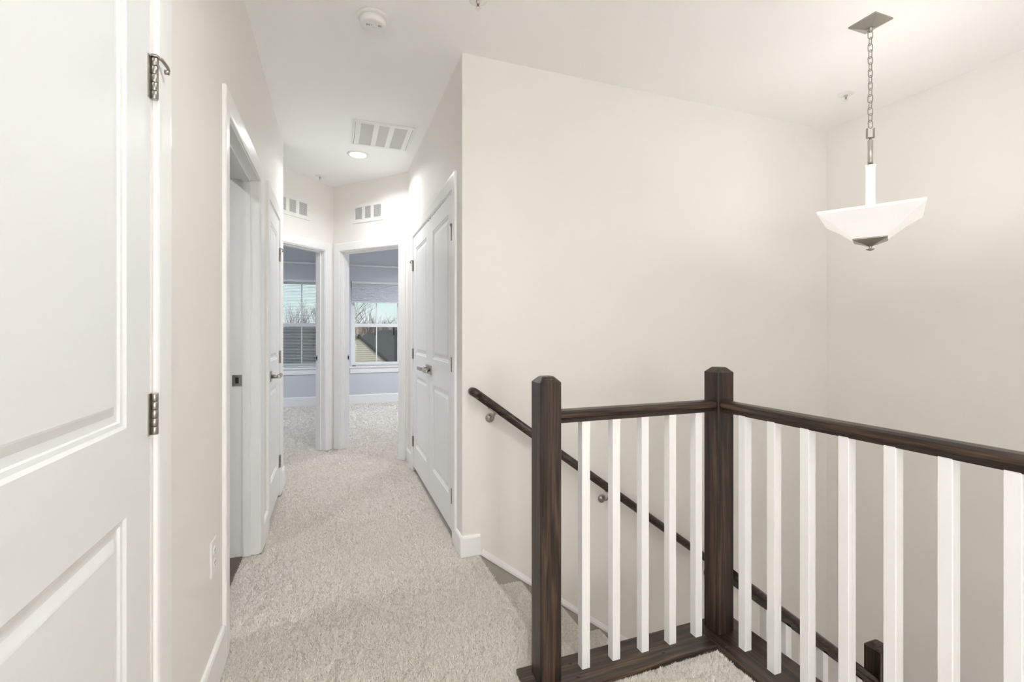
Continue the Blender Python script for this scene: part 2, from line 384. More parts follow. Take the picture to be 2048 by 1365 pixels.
def strike(parent,x,y0,y1,z,facing):
    mb=MB(); t=.0025*facing
    mb.cbox(min(x,x+t),max(x,x+t),y0,y1,z-.030,z+.030,.0006)
    o=mb.build('strike_plate',M_NICKEL2,parent)
    c=(y0+y1)/2; MB().box(x+t*.9,x+t*1.3,c-.008,c+.008,z-.016,z+.016).build('latch_hole',M_DARK,o)
    for dz in (-.023,.023): MB().lathe([(.0035,0),(.003,t*1.6)],10,(x+t*.5,c,z+dz),'x').build('screw',M_NICKEL,o)
    return o
def door(name,loc,rz,label,cat='door'): return empty(name,loc,rz,label=label,cat=cat,kind='structure')
# foreground door in the left wall (local x = world Y)
d=door('door_1',(XL,0,0),PI/2,'large white two-panel door in the foreground with nickel hinges')
casing(d,D1[0],D1[1]+.010,ZD); jamb(d,*D1,ZD,stop=(.037,.075)); leaf(d,D1[0]+.008,D1[1]-.008,stile=.127)
hinge(d,D1[1]-.004,1.745,1,True,y=-.008); hinge(d,D1[1]-.004,.988,1,y=-.008); hinge(d,D1[1]-.004,.21,1,y=-.008)
lever(d,D1[0]+.075,.945,1)
d=door('door_2',(XL,0,0),PI/2,'open white doorway to bathroom with strike plate on its jamb','doorway')
casing(d,*D2,ZD); jamb(d,*D2,ZD,th=.14,stop=(.042,.080)); strike(d,D2[1]-.005,.084,.130,.957,-1)
d=door('door_3',(XL,0,0),PI/2,'narrow white closet door with lever handle beside the hall corner')
casing(d,*D3,ZD); jamb(d,*D3,ZD,stop=(.037,.075)); leaf(d,D3[0]+.005,D3[1]-.005,stile=.105)
for z,s in ((1.745,True),(.988,False),(.21,False)): hinge(d,D3[1]-.002,z,1,s)
lever(d,D3[0]+.075,.935,1)
d=door('door_4',(l0.x,l0.y,0),aL,'open white doorway to the darker bedroom with lowered blinds','doorway')
casing(d,*OL,ZD,clipR=.10); jamb(d,*OL,ZD,stop=(.045,.083)); strike(d,OL[1]-.005,.085,.114,.95,-1)
d=door('door_5',(AP.x,AP.y,0),aR,'open white doorway to the brighter bedroom beside double closet doors','doorway')
casing(d,*OR,ZD,clipL=.10); jamb(d,*OR,ZD,stop=(.045,.083)); strike(d,OR[0]+.005,.085,.114,.95,1)
d=door('door_6',(XR,4.55,0),-PI/2,'white double closet doors with nickel levers on right hall wall')
a,b=4.55-DD[1],4.55-DD[0]; mid=(a+b)/2
casing(d,a,b,ZD); jamb(d,a,b,ZD,stop=(.06,.09)); leaf(d,a+.004,mid-.002,z0=.04,stile=.118); leaf(d,mid+.002,b-.004,z0=.04,stile=.118)
for z,s in ((1.755,True),(.985,False),(.215,False)): hinge(d,a+.001,z,-1,s,hh=.09); hinge(d,b-.001,z,1,s,hh=.09)
lever(d,mid-.06,.945,-1); lever(d,mid+.06,.945,1)
for x in (mid-.035,mid+.035): bx('ball_catch',M_DARK,d,x-.014,x+.014,-.0005,.02,2.040,2.049)
bx('shadow_board',M_DUCT,d,a,b,.10,.11,0,ZD)  # added dark board behind the leaves, stands in for closet shade

# ------------------------------------------------------------------ landing railing
def newel(parent,x,y,z0,z1,s=.0805,shelf=False):
    h=s/2; c=.004; vs=[]; fs=[]
    oct_=lambda e,cc: [(-e+cc,-e),(e-cc,-e),(e,-e+cc),(e,e-cc),(e-cc,e),(-e+cc,e),(-e,e-cc),(-e,-e+cc)]
    rings=[(h,c,z0),(h,c,z1-.020),(h-.016,.006,z1-.003),(h-.020,.006,z1)]
    for e_,c_,z in rings: vs+=[(x+p,y+q,z) for p,q in oct_(e_,c_)]
    for k in range(3):
        for i in range(8): jn=(i+1)%8; fs.append((k*8+i,k*8+jn,(k+1)*8+jn,(k+1)*8+i))
    fs.append(tuple(range(24,32))); fs.append(tuple(reversed(range(8))))
    return MB().add(vs,fs).build('newel_post',WZ,parent)
RAILP=[(-.017,0),(.017,0),(.017,.012),(.021,.016),(.030,.021),(.033,.029),(.030,.038),(.020,.044),(0,.0465),(-.020,.044),(-.030,.038),(-.033,.029),(-.030,.021),(-.021,.016),(-.017,.012)]
RB,RT=.9005,.947
lr=empty('landing_railing',(.692,YN,0),label='dark oak and white baluster railing around the landing with two newel posts',cat='railing')
lr_off=Vector((-.692,-YN,0))
def child(o): o.location=Vector(o.location)+lr_off; return o
XN2=1.462; YEND=-1.0
child(newel(lr,.692,YN,.018,1.066)); child(newel(lr,XN2,YN,.018,1.078))
child(MB().sweep(RAILP,(.735,YN,RB),(XN2-.03,YN,RB),(0,1,0),(0,0,1)).build('handrail',WX,lr))
child(MB().sweep(RAILP,(XN2,YN-.03,RB),(XN2,YEND,RB),(1,0,0),(0,0,1)).build('handrail',WY,lr))
PB=[(.0745,0),(.0775,.006),(.0775,.014),(.0735,.020),(-.0735,.020),(-.0775,.014),(-.0775,0)]
child(MB().sweep([(q-.0,z) for q,z in PB],(.608,YP,-.004),(1.376,YP,-.004),(0,1,0),(0,0,1)).build('base_board',WX,lr))
child(MB().sweep([(.115,-.03),(.115,.016),(.108,.020),(-.082,.020),(-.086,.014),(-.086,-.03)],(XN2,YP+.075,-.004),(XN2,YEND,-.004),(1,0,0),(0,0,1)).build('base_board',WY,lr))
bm_=MB().cbox(-.0163,.0163,-.0163,.0163,.014,.9035,.0015).mesh('baluster'); bm_.materials.append(M_BALU)
for i in range(5): child(link('baluster',bm_,None,lr)).location+=Vector((.841+.1265*i,YN,0))
k=0; y=1.373
while y>YEND: child(link('baluster',bm_,None,lr)).location+=Vector((XN2-.001,y,0)); y-=.1275
plug=MB().lathe([(.0065,0),(.0065,.001),(.004,.003),(.001,.0034)],12).mesh('screw_plug'); plug.materials.append(WX)
for px,py in [(.80,1.532),(.795,1.463),(1.118,1.53),(1.155,1.462),(1.40,1.40),(1.508,1.40),(1.40,1.05),(1.50,1.05)]:
    child(link('screw_plug',plug,None,lr)).location+=Vector((px,py,.0158))
# lower stair guard
XN3=2.435; gx0=1.525; gz0=.225
sr=empty('stair_railing',(XN3,YN,-RI*8),label='lower dark stair railing with newel seen between the landing balusters',cat='railing')
so=Vector((-XN3,-YN,RI*8))
def ch2(o): o.location=Vector(o.location)+so; return o
gd=Vector((1,0,-sl)); gA=Vector((gx0,YN,gz0)); gB=gA+gd*(XN3-.035-gx0)
ch2(newel(sr,XN3,YN,-RI*8,-.268))
ch2(MB().sweep([(p,q-.026) for p,q in RAILP],gA,gB,(0,1,0),upv).build('handrail',WX,sr))
ch2(MB().sweep([(-.016,-.034),(.016,-.034),(.016,-.024),(-.016,-.024)],gA,gB,(0,1,0),upv).build('fillet',WX,sr))
ch2(MB().sweep([(-.045,-.03),(.045,-.03),(.045,.0),(-.045,.0)],Vector((gx0,YN,gz0-.80)),Vector((XN3,YN,gz0-.80-sl*(XN3-gx0))),(0,1,0),upv).build('base_board',M_WHITE,sr))
x=gx0+.080
while x<XN3-.06:
    zt=gz0-sl*(x-gx0)-.035; zb=zt-.78
    ch2(MB().add([(x+p,YN+q,zb+(-sl*p)) for p,q in ((-.016,-.016),(.016,-.016),(.016,.016),(-.016,.016))]+[(x+p,YN+q,zt-sl*p) for p,q in ((-.016,-.016),(.016,-.016),(.016,.016),(-.016,.016))],
        [(3,2,1,0),(4,5,6,7),(0,1,5,4),(1,2,6,5),(2,3,7,6),(3,0,4,7)]).build('baluster',M_BALU,sr)); x+=.113
# wall handrail
YH=2.432
wh=empty('wall_handrail',(.70,YH,.887),label='round dark oak handrail on nickel brackets along the stair wall',cat='handrail')
wo=Vector((-.70,-YH,-.887))
RP=[(.0215*math.cos(a)*(1.0),.0235*math.sin(a)) for a in [i*2*PI/18 for i in range(18)]]
RP2=[(p*(.82 if q<-.008 else 1),q) for p,q in RP]
A=Vector((.715,YH,.885)); B=A+Vector((1,0,-.735)).normalized()*2.2
def ch3(o): o.location=Vector(o.location)+wo; return o
hu=Vector((.735,0,1)).normalized()
ch3(MB().sweep(RP2,A,B,(0,1,0),hu,True).build('rail',WX,wh))
hd=Vector((1,0,-.735)).normalized()
ec=MB(); ec.tube([A+hd*.012,A-hd*.010,A-hd*.020+Vector((0,.006,0)),A-hd*.022+Vector((0,.03,0)),A-hd*.022+Vector((0,.05,0))],[.0225,.0235,.024,.023,.022],18); ch3(ec.build('rail_return',WX,wh))
for t in (.095,1.0,2.0):
    q=A+hd*t; xb=q.x+.015 if t<.5 else q.x; zb=q.z-.086
    b=MB(); b.lathe([(.026,-.0005),(.026,-.004),(.022,-.009),(.010,-.014),(.004,-.016)],20,(xb,YS,zb),'y'); br=ch3(b.build('bracket',M_NICKEL,wh))
    b=MB(); b.tube([(xb,YS-.010,zb),(xb,YS-.045,zb+.004),(q.x+.02,YH+.005,zb+.030),(q.x+.022,YH,q.z-.040)],.0065,10); b.build('arm',M_NICKEL,br)
    b=MB(); b.sweep([(-.012,-.0275),(.012,-.0275),(.012,-.021),(-.012,-.021)],q-hd*.0,q+hd*.06,(0,1,0),hu); b.build('saddle',M_NICKEL,br)
    bb=MB().lathe([(.003,-.017),(.0045,-.0145)],8,(xb+.010,YS,zb),'y').build('screw',M_NICKEL,br)

# ------------------------------------------------------------------ pendant lamp
PX,PY=2.462,1.556
pl=empty('pendant_lamp',(PX,PY,ZC),label='square frosted glass bowl pendant hanging on a nickel chain over the stairwell',cat='lamp')
h=.064; MB().add([(-h,-h,0),(h,-h,0),(h,h,0),(-h,h,0),(-h,-h,-.006),(h,-h,-.006),(h,h,-.006),(-h,h,-.006),(-.017,-.017,-.030),(.017,-.017,-.030),(.017,.017,-.030),(-.017,.017,-.030)],
    [(0,4,5,1),(1,5,6,2),(2,6,7,3),(3,7,4,0),(4,8,9,5),(5,9,10,6),(6,10,11,7),(7,11,8,4),(8,11,10,9),(0,1,2,3)]).build('canopy',M_NICKEL,pl)
MB().lathe([(.016,-.030),(.016,-.034),(.010,-.037),(.012,-.041),(.008,-.046),(.004,-.048)],18).build('canopy_knob',M_NICKEL,pl)
zt_,zb_=-.046,-.515; NL=15; pitch=(zt_-zb_)/NL; lh=pitch*.5+.0045; lw=.0105
lp=[]
for i in range(20):
    a=2*PI*i/20; cx,cz=lw*math.cos(a),math.sin(a); lp.append((cx,0,(lh-lw)*(1 if cz>0 else -1)*(1 if abs(cz)>1e-6 else 0)+lw*cz))
lm=MB().tube(lp,.0021,6,closed=True).mesh('chain_link')
for i in range(NL):
    o=link('chain_link',lm,M_NICKEL,pl); o.location=(0,0,zt_-pitch*(i+.5)); o.rotation_euler=(rnd.uniform(-.05,.05),0,(PI/2 if i%2 else 0)-.4+rnd.uniform(-.15,.15))
b=MB(); b.box(-.017,-.0135,-.006,.006,-.565,-.520); b.box(.0135,.017,-.006,.006,-.565,-.520); b.box(-.017,.017,-.006,.006,-.568,-.564); b.lathe([(.006,-.58),(.006,-.568)],12)
o=b.build('loop',M_NICKEL,pl); o.rotation_euler=(0,0,-.55)
MB().lathe([(.0115,-.705),(.0115,-.58),(.008,-.576)],20).build('stem',M_NICKEL2,pl)
RSH=math.radians(30.5)
b=MB(); b.box(-.018,.018,-.018,.018,-.93,-.702); b.box(-.0205,.0205,-.0205,.0205,-.706,-.702)
o=b.build('sleeve',M_SLEEVE,pl); o.rotation_euler=(0,0,RSH)
# shade: square dished pyramid with thickness
ZR,HR=1.803-ZC,.2025; HB,ZB=.062,1.672-ZC
vs=[];fs=[]; ring=[(HR-.004,ZR),(HR,ZR-.004),(HR-.003,ZR-.012),(HB+(HR-HB)*.52,ZR-.062),(HB,ZB),(HB-.006,ZB+.004),(HB+(HR-HB)*.52-.006,ZR-.054),(HR-.010,ZR-.006),(HR-.008,ZR)]
for hh,z in ring: vs+=[(-hh,-hh,z),(hh,-hh,z),(hh,hh,z),(-hh,hh,z)]
for k in range(len(ring)):
    k2=(k+1)%len(ring)
    for i in range(4): jn=(i+1)%4; fs.append((k*4+i,k2*4+i,k2*4+jn,k*4+jn))
o=MB().add(vs,fs).build('shade',M_SHADE,pl); o.rotation_euler=(0,0,RSH)
c=.068; zc_=ZB+.004; tip=1.640-ZC
vs=[(-c,-c,zc_),(c,-c,zc_),(c,c,zc_),(-c,c,zc_),(-c,-c,zc_-.006),(c,-c,zc_-.006),(c,c,zc_-.006),(-c,c,zc_-.006),(-.006,-.006,tip),(.006,-.006,tip),(.006,.006,tip),(-.006,.006,tip)]
o=MB().add(vs,[(0,4,5,1),(1,5,6,2),(2,6,7,3),(3,7,4,0),(4,8,9,5),(5,9,10,6),(6,10,11,7),(7,11,8,4),(8,11,10,9),(0,1,2,3)]).build('bottom_cap',M_NICKEL,pl); o.rotation_euler=(0,0,RSH)
MB().lathe([(.002,tip-.022),(.010,tip-.019),(.0185,tip-.014),(.017,tip-.012),(.006,tip-.010),(.0045,tip-.007),(.008,tip-.003),(.006,tip+.002)],20).build('finial',M_NICKEL,pl)
for k,(bxx,byy) in enumerate(((.06,.03),(-.06,-.03))):
    MB().lathe([(.004,ZR-.075),(.018,ZR-.066),(.024,ZR-.045),(.018,ZR-.022),(.011,ZR-.004),(.011,ZR+.008)],14,(bxx,byy,0)).build('bulb',M_SHADE,pl)
ld=bpy.data.lights.new('pendant_glow','POINT'); lo=bpy.data.objects.new('pendant_glow',ld); C.objects.link(lo); lo.parent=pl; lo.location=(0.05,-.06,ZR+.035); ld.energy=P_PEND; ld.color=(1,.98,.96); ld.shadow_soft_size=.06

# ------------------------------------------------------------------ recessed lights
def can(x,y,label,r=.068,power=P_CAN,lens=M_LENS,col=(.955,.978,1)):
    e=empty('recessed_light',(x,y,ZC),label=label,cat='ceiling light')
    MB().lathe([(r+.022,0),(r+.022,-.003),(r+.014,-.007),(r+.002,-.008),(r,-.004),(r,0)],36).build('trim_ring',M_PLAST,e)
    MB().lathe([(r-.0005,-.006),(r-.001,-.0045),(.002,-.0045)][::-1],36).build('lens',lens,e)
    l=bpy.data.lights.new('downlight','AREA'); l.shape='DISK'; l.size=r*2; l.energy=power; l.color=col; l.spread=math.radians(150)
    q=bpy.data.objects.new('downlight',l); C.objects.link(q); q.parent=e; q.location=(0,0,-.012)
    return e
can(.186,4.248,'round recessed ceiling light glowing at the end of the hall',power=P_END)
can(.40,.75,'round recessed ceiling light above the viewpoint')
def globe(x,y,zc,label,power,r=.13):
    e=empty('fill_globe',(x,y,zc),label=label,cat='lamp')
    MB().lathe([(.07,-.03),(.075,-.02),(.075,0)],28).build('mount',M_NICKEL,e)
    MB().lathe([(max(r*math.sin(a),.002),-.03-r+r*math.cos(a)) for a in [PI-i*PI*.93/14 for i in range(15)]],32).build('opal_glass',M_SHADE,e).visible_shadow=True
    l=bpy.data.lights.new('fill_glow','POINT'); l.energy=power; l.color=(.955,.978,1); l.shadow_soft_size=r+.015
    q=bpy.data.objects.new('fill_glow',l); C.objects.link(q); q.parent=e; q.location=(0,0,-.03-r)
globe(.12,-2.05,1.30,'added globe fill light on a stand behind the viewpoint',P_GLOBE)  # added fill light, stands in for a flash bounced behind the viewpoint
fl_=bpy.data.objects['fill_globe']; MB().lathe([(.14,-1.298),(.14,-1.28),(.02,-1.26),(.012,-1.24),(.012,-.31),(.03,-.295)],28).build('stand',M_NICKEL,fl_)
globe(1.68,.1,-.7,'unseen globe fill light added low in the stairwell',P_WELL)  # added light that lifts the stairwell and the ceiling over it
bx('wall_arm',M_NICKEL,bpy.data.objects['fill_globe.001'],-.18,.02,-.012,.012,0,.02)
can(-1.3,1.9,'recessed light in the bathroom ceiling',power=8)
can(-1.7,6.9,'unseen fill light added in the darker bedroom ceiling',r=.12,power=P_ROOM_L,lens=M_ROOMLENS,col=(.86,.92,1))  # added to brighten the room beyond what its window gives
can(1.8,6.9,'unseen fill light added in the brighter bedroom ceiling',r=.12,power=P_ROOM_R,lens=M_ROOMLENS,col=(.9,.95,1))  # added likewise, a little stronger for the brighter room

# ------------------------------------------------------------------ small ceiling and wall things
e=empty('smoke_detector',(.171,2.372,ZC),label='round white smoke detector on the ceiling near the top edge',cat='smoke detector')
MB().lathe([(.001,-.012),(.068,-.012),(.0735,-.008),(.0735,0)],48).build('base_ring',M_PLAST,e)
bd=MB().lathe([(.001,-.047),(.050,-.047),(.058,-.043),(.0615,-.034),(.0625,-.018),(.058,-.012)],48).build('body',M_PLAST,e)
for cx,cy,n_ in ((-.030,-.012,4),(.024,-.018,4),(-.006,-.014,1)):
    for i in range(n_): MB().box(cx+i*.0042,cx+i*.0042+.0018,cy-.006,cy+.006,-.0478,-.0465).build('slot',M_DARK,bd)
MB().lathe([(.007,-.0482),(.008,-.0468)],16,(.004,.008,0)).build('test_button',M_PLAST,bd)
MB().box(-.036,-.030,.049,.054,-.032,-.024).build('status_light',M_DUCT,bd)
def vent(name,loc,rot,w,hgt,fr,label,ns,cols=3,back=True,tilt=.75,d=.006,sides=None):
    """local x width, local z height, faces -y"""
    e=bpy.data.objects.new(name,None); C.objects.link(e); e.location=loc; e.rotation_euler=rot; e.empty_display_size=.05; tag(e,label,'vent')
    fx=sides or fr; f=MB(); f.cbox(0,w,-d,0,0,fr,.0015); f.cbox(0,w,-d,0,hgt-fr,hgt,.0015); f.cbox(0,fx,-d,0,fr,hgt-fr,.0015); f.cbox(w-fx,w,-d,0,fr,hgt-fr,.0015); f.build('frame',M_PLAST,e)
    iw=w-2*fx; bar=iw*.055
    for i in range(1,cols): x=fx+iw*i/cols; MB().box(x-bar,x+bar,-d*.95,-.001,fr,hgt-fr).build('bar',M_PLAST,e)
    MB().box(fx,w-fx,-.0012,-.0002,fr,hgt-fr).build('duct',M_DUCT,e)
    sp=(hgt-2*fr)/ns
    sm=MB().sweep([(-sp*.36*math.sin(tilt)-.0004,-sp*.36*math.cos(tilt)),(-sp*.36*math.sin(tilt)+.0006,-sp*.36*math.cos(tilt)),(sp*.36*math.sin(tilt)+.0006,sp*.36*math.cos(tilt)),(sp*.36*math.sin(tilt)-.0004,sp*.36*math.cos(tilt))],(0,0,0),(iw/cols,0,0),(0,1,0),(0,0,1)).mesh('slat')
    sm.materials.append(M_PLAST)
    for i in range(cols):
        for k in range(ns):
            o=link('slat',sm,None,e); o.location=(fx+iw*i/cols,-d*.5-.0006,fr+sp*(k+.5))
    for sx in (fx*.5,w-fx*.5): MB().lathe([(.003,-d-.001),(.0035,-d+.0005)],10,(sx,0,hgt*.5),'y').build('screw',M_NICKEL2,e)
    return e
p=AP+DR*.286; vent('wall_vent',(p.x,p.y,2.322),(0,0,aR),.418,.192,.036,'white wall vent above the doorway of the brighter bedroom',12,tilt=-.7,d=.007)
p=AP-DL*.735; vent('wall_vent',(p.x,p.y,2.318),(0,0,aL),.418,.192,.036,'white wall vent partly hidden by the hall corner',12,tilt=-.7,d=.007)
# ceiling return grille: local x -> X, local z -> Y, faces down
vc=vent('ceiling_vent',(.128,3.545,ZC),(0,0,0),.43,.455,.028,'large white return air grille on the hall ceiling',26,tilt=.9,d=.014,sides=.05)
vc.rotation_euler=(PI/2,0,0)
vc.location=(.128,4.0,ZC)
for x in (.011,.43-.013): bx('slit',M_DUCT,vc,x,x+.002,-.0146,-.0135,.02,.435)
def sprinkler(x,y,label,r=.044):
    e=empty('fire_sprinkler',(x,y,ZC),label=label,cat='sprinkler')
    MB().lathe([(.012,-.009),(r*.7,-.008),(r,-.003),(r,0)],28).build('escutcheon',M_PLAST,e)
    MB().lathe([(.007,-.022),(.010,-.016),(.009,-.004)],14).build('nozzle',M_NICKEL2,e)
    MB().lathe([(.0015,-.034),(.003,-.030),(.003,-.024),(.0015,-.021)],10).build('bulb',M_RED,e)
    for s_ in (-1,1): MB().tube([(s_*.008,0,-.020),(s_*.009,0,-.032),(0,0,-.042)],.0014,6).build('yoke_arm',M_PLAST,e)
    MB().lathe([(.013,-.044),(.0135,-.0425)],16).build('deflector',M_PLAST,e)
sprinkler(3.054,2.077,'small fire sprinkler on the ceiling beside the pendant chain')
sprinkler(-.135,4.963,'small fire sprinkler on the ceiling before angled doorways')
sprinkler(.612,2.075,'small fire sprinkler at the top edge above the wall corner')
# outlet
e=empty('wall_outlet',(XL,1.858,.4),rz=PI/2,label='white duplex electrical outlet low on the left wall',cat='outlet')
MB().cbox(-.037,.037,-.006,0,-.004,.116,.002).build('cover_plate',M_PLAST,e)
for z in (.036,.076):
    r_=MB().lathe([(.0165,-.0085),(.0172,-.006)],24,(0,0,z),'y').build('receptacle',M_PLAST,e)
    for x in (-.006,.006): bx('slot',M_DARK,r_,x-.0012,x+.0012,-.0089,-.008,z-.001,z+.008)
    MB().lathe([(.0022,-.0089),(.0022,-.008)],8,(0,0,z-.008),'y').build('ground_hole',M_DARK,r_)
MB().lathe([(.0022,-.0072),(.003,-.0055)],10,(0,0,.056),'y').build('screw',M_PLAST,e)

# ------------------------------------------------------------------ windows
def window(n_,cx,label):
    e=empty('window_%d'%n_,(cx,YF,0),label=label,cat='window',kind='structure')
    w=WHW; z0,z1=WZ0,WZ1; zm=1.337
    f=MB(); f.box(-w,-w+.032,.05,.13,z0,z1); f.box(w-.032,w,.05,.13,z0,z1); f.box(-w+.032,w-.032,.05,.13,z1-.032,z1); f.box(-w+.032,w-.032,.05,.13,z0,z0+.03); f.build('window_frame',M_WHITE,e)
    def sash(y,za,zb,rt,rb,nm):
        s_=MB(); a=w-.032; t=.036
        s_.cbox(-a,-a+t,y,y+.03,za,zb,.002); s_.cbox(a-t,a,y,y+.03,za,zb,.002); s_.cbox(-a+t,a-t,y,y+.03,zb-rt,zb,.002); s_.cbox(-a+t,a-t,y,y+.03,za,za+rb,.002)
        o=s_.build('sash',M_WHITE,e)
        bx('muntin',M_WHITE,o,-.009,.009,y+.004,y+.026,za+rb,zb-rt)
        for sx in (-1,1): xa,xb=sorted((sx*.009,sx*(a-t))); bx('pane',M_GLASS,o,xa,xb,y+.014,y+.016,za+rb,zb-rt)
    sash(.060,z0+.03,zm+.030,.060,.030,'low'); sash(.092,zm-.028,z1-.032,.036,.056,'up')
    bx('sill',M_WHITE,e,-w-.03,w+.03,-.032,.05,z0-.024,z0)
    bx('apron',M_WHITE,e,-w-.01,w+.01,-.014,0,z0-.115,z0-.024)
    return e
window(1,WIN[0][0],'double-hung window behind white blinds in the darker bedroom')
window(2,WIN[1][0],'double-hung window with half-raised shade and view of a neighbouring roof')
bx_c=MB().cbox(-.045,.015,-.02,.0,0,.012,.002).build('small_block',M_DARK); bx_c.location=(WIN[1][0]-.36,YF-.008,WZ0); tag(bx_c,'small dark block lying on the sill of the brighter bedroom window','block')
# mini blinds
vb=empty('venetian_blind',(WIN[0][0],YF,WZ1),label='white horizontal mini blind with open slats in the darker bedroom',cat='blind')
bx('headrail',M_BLIND,vb,-.41,.41,.008,.040,-.040,-.001)
bl=MB().sweep([(-.0125,-.0012),(-.004,.0006),(.004,.0006),(.0125,-.0012),(.0125,-.0004),(.004,.0014),(-.004,.0014),(-.0125,-.0004)],(-.405,0,0),(.405,0,0),(0,math.cos(.12),-math.sin(.12)),(0,math.sin(.12),math.cos(.12))).mesh('slat'); bl.materials.append(M_BLIND)
z=-.052
while z>-(WZ1-WZ0)+.035:
    o=link('slat',bl,None,vb); o.location=(0,.026,z); z-=.0245
bx('bottom_rail',M_BLIND,vb,-.405,.405,.014,.038,-(WZ1-WZ0)+.004,-(WZ1-WZ0)+.018)
for x in (-.30,.30): MB().tube([(x,.026,-.04),(x,.026,-(WZ1-WZ0)+.01)],.0008,5).build('ladder_cord',M_BLIND,vb)
# pleated shade, half raised
ps=empty('pleated_shade',(WIN[1][0],YF,WZ1),label='grey pleated shade pulled halfway up in the brighter bedroom window',cat='shade')
bx('headrail',M_BLIND,ps,-.415,.415,-.012,.036,-.035,.0)
pm=MB(); NP=15; z0=-.035; z1=-.335; pts=[]
for i in range(NP*2+1): pts.append((.004 if i%2 else .020, z0+(z1-z0)*i/(NP*2)))
vs=[];fs=[]
for y,z in pts: vs+=[(-.41,y,z),(.41,y,z)]
for y,z in reversed(pts): vs+=[(-.41,y+.006,z),(.41,y+.006,z)]
m=len(vs)//2
for i in range(m): j=(i+1)%m; fs.append((i*2,j*2,j*2+1,i*2+1))
pm.add(vs,fs).build('pleats',M_PLEAT,ps)
bx('bottom_rail',M_PLEAT,ps,-.412,.412,.0,.028,-.360,-.335)
for k,(cx,lab,hw) in enumerate(((WIN[0][0],'thin white curtain rod over the blinds in darker bedroom',.53),(WIN[1][0],'thin white curtain rod above pleated shade in brighter bedroom',.54))):
    e=empty('curtain_rod',(cx,YF,2.355),label=lab,cat='curtain rod')
    MB().lathe([(.0135,-hw),(.0135,hw)],14,(0,-.030,0),'x').build('rod',M_WHITE,e)
    for sx in (-hw+.02,hw-.02): MB().cbox(sx-.008,sx+.008,-.030,0,-.012,.012,.002).build('bracket',M_WHITE,e)

# ------------------------------------------------------------------ outside
tag(bx('ground',M_GROUND,None,-80,90,YF+.4,140,-6.6,-6.5),'dry winter ground outside the windows','ground',kind='structure')
hA=empty('house',(1.161,26,-6.5),label='neighbouring tan-sided house with charcoal gable roof',cat='house')
ho=Vector((-1.161,-26,6.5))
def ch4(o): o.location=Vector(o.location)+ho; return o
ax,az=1.161,1.03; sp_=.93; hw=2.3
# lap siding, each course its own lapped strip in one mesh
mb=MB(); z=az-.14*0
zz=az
while zz>-6.5:
    zl=zz-.11; t=min(hw,(az-zl)/sp_); t2=min(hw,(az-zz)/sp_)
    mb.add([(ax-t,26-.035,zl),(ax+t,26-.035,zl),(ax+t2,26,zz),(ax-t2,26,zz),(ax-t,26.01,zl),(ax+t,26.01,zl)],[(0,1,2,3),(4,5,1,0)]); zz=zl
sd_=ch4(mb.build('siding',M_SIDING,hA)); sd_['kind']='stuff'
def slab(mb,P,th=.12):
    P=[Vector(p) for p in P]; nrm=(P[1]-P[0]).cross(P[2]-P[0]).normalized()
    if nrm.z<0: P=P[::-1]; nrm=-nrm
    n=len(P); mb.add([p for p in P]+[p-nrm*th for p in P],[tuple(range(n)),tuple(reversed(range(n,2*n)))]+[(i,n+i,n+(i+1)%n,(i+1)%n) for i in range(n)])
rf=MB(); zt=az+.06; hw2=hw+.3
slab(rf,[(ax,25.88,zt),(ax+hw2,25.88,zt-hw2*sp_),(ax+hw2,33,zt-hw2*sp_),(ax,33,zt)]); slab(rf,[(ax,25.88,zt),(ax-hw2,25.88,zt-hw2*sp_),(ax-hw2,33,zt-hw2*sp_),(ax,33,zt)])
ch4(rf.build('gable_roof',M_ROOF,hA))
for s_ in (-1,1):
    mb=MB(); d_=Vector((s_,0,-sp_)).normalized(); u_=Vector((s_*sp_,0,1)).normalized()
    mb.sweep([(0,-.09),(.06,-.09),(.06,.02),(0,.02)],(ax,25.84,zt),Vector((ax,25.84,zt))+d_*hw2*math.hypot(1,sp_),(0,1,0),u_); ch4(mb.build('rake_board',M_RAKE,hA))
mr=MB(); slab(mr,[(1.7,28,-1.6),(16,28,-1.6),(16,33.5,1.34),(3.1,33.5,1.36),(1.75,33.0,1.0)]); slab(mr,[(3.1,33.5,1.36),(16,33.5,1.34),(16,39,-1.6),(1.7,39,-1.6)]); ch4(mr.build('main_roof',M_ROOF,hA))
mb=MB(); mb.box(1.8,15.8,28.4,38.6,-6.5,-1.65); mb.box(ax-hw+.1,ax+hw-.1,26.1,32.8,-6.5,-3.4); ch4(mb.build('wall',M_SIDING,hA))
for x in (2.55,3.75,4.2): ch4(MB().lathe([(.04,1.0),(.04,1.62),(.07,1.62),(.07,1.68)],10,(x,32.9,0)).build('roof_vent_pipe',M_RAKE,hA))
hB=empty('house',(-7,47,-6.5),label='dark charcoal hipped roof house beyond the blinds',cat='house')
ho=Vector((7,-47,6.5))
mr=MB(); slab(mr,[(-17,39.6,-3.4),(.6,39.6,-3.4),(-.6,47,1.62),(-15,47,1.62)]); slab(mr,[(-15,47,1.62),(-.6,47,1.62),(.6,54,-3.4),(-17,54,-3.4)]); slab(mr,[(.6,39.6,-3.4),(-.6,47,1.62),(.6,54,-3.4)]); slab(mr,[(-17,39.6,-3.4),(-15,47,1.62),(-17,54,-3.4)]); ch4(mr.build('roof',M_ROOF,hB))
ch4(bx('wall',M_SIDING,hB,-16.7,.3,40,53.6,-6.5,-3.45))
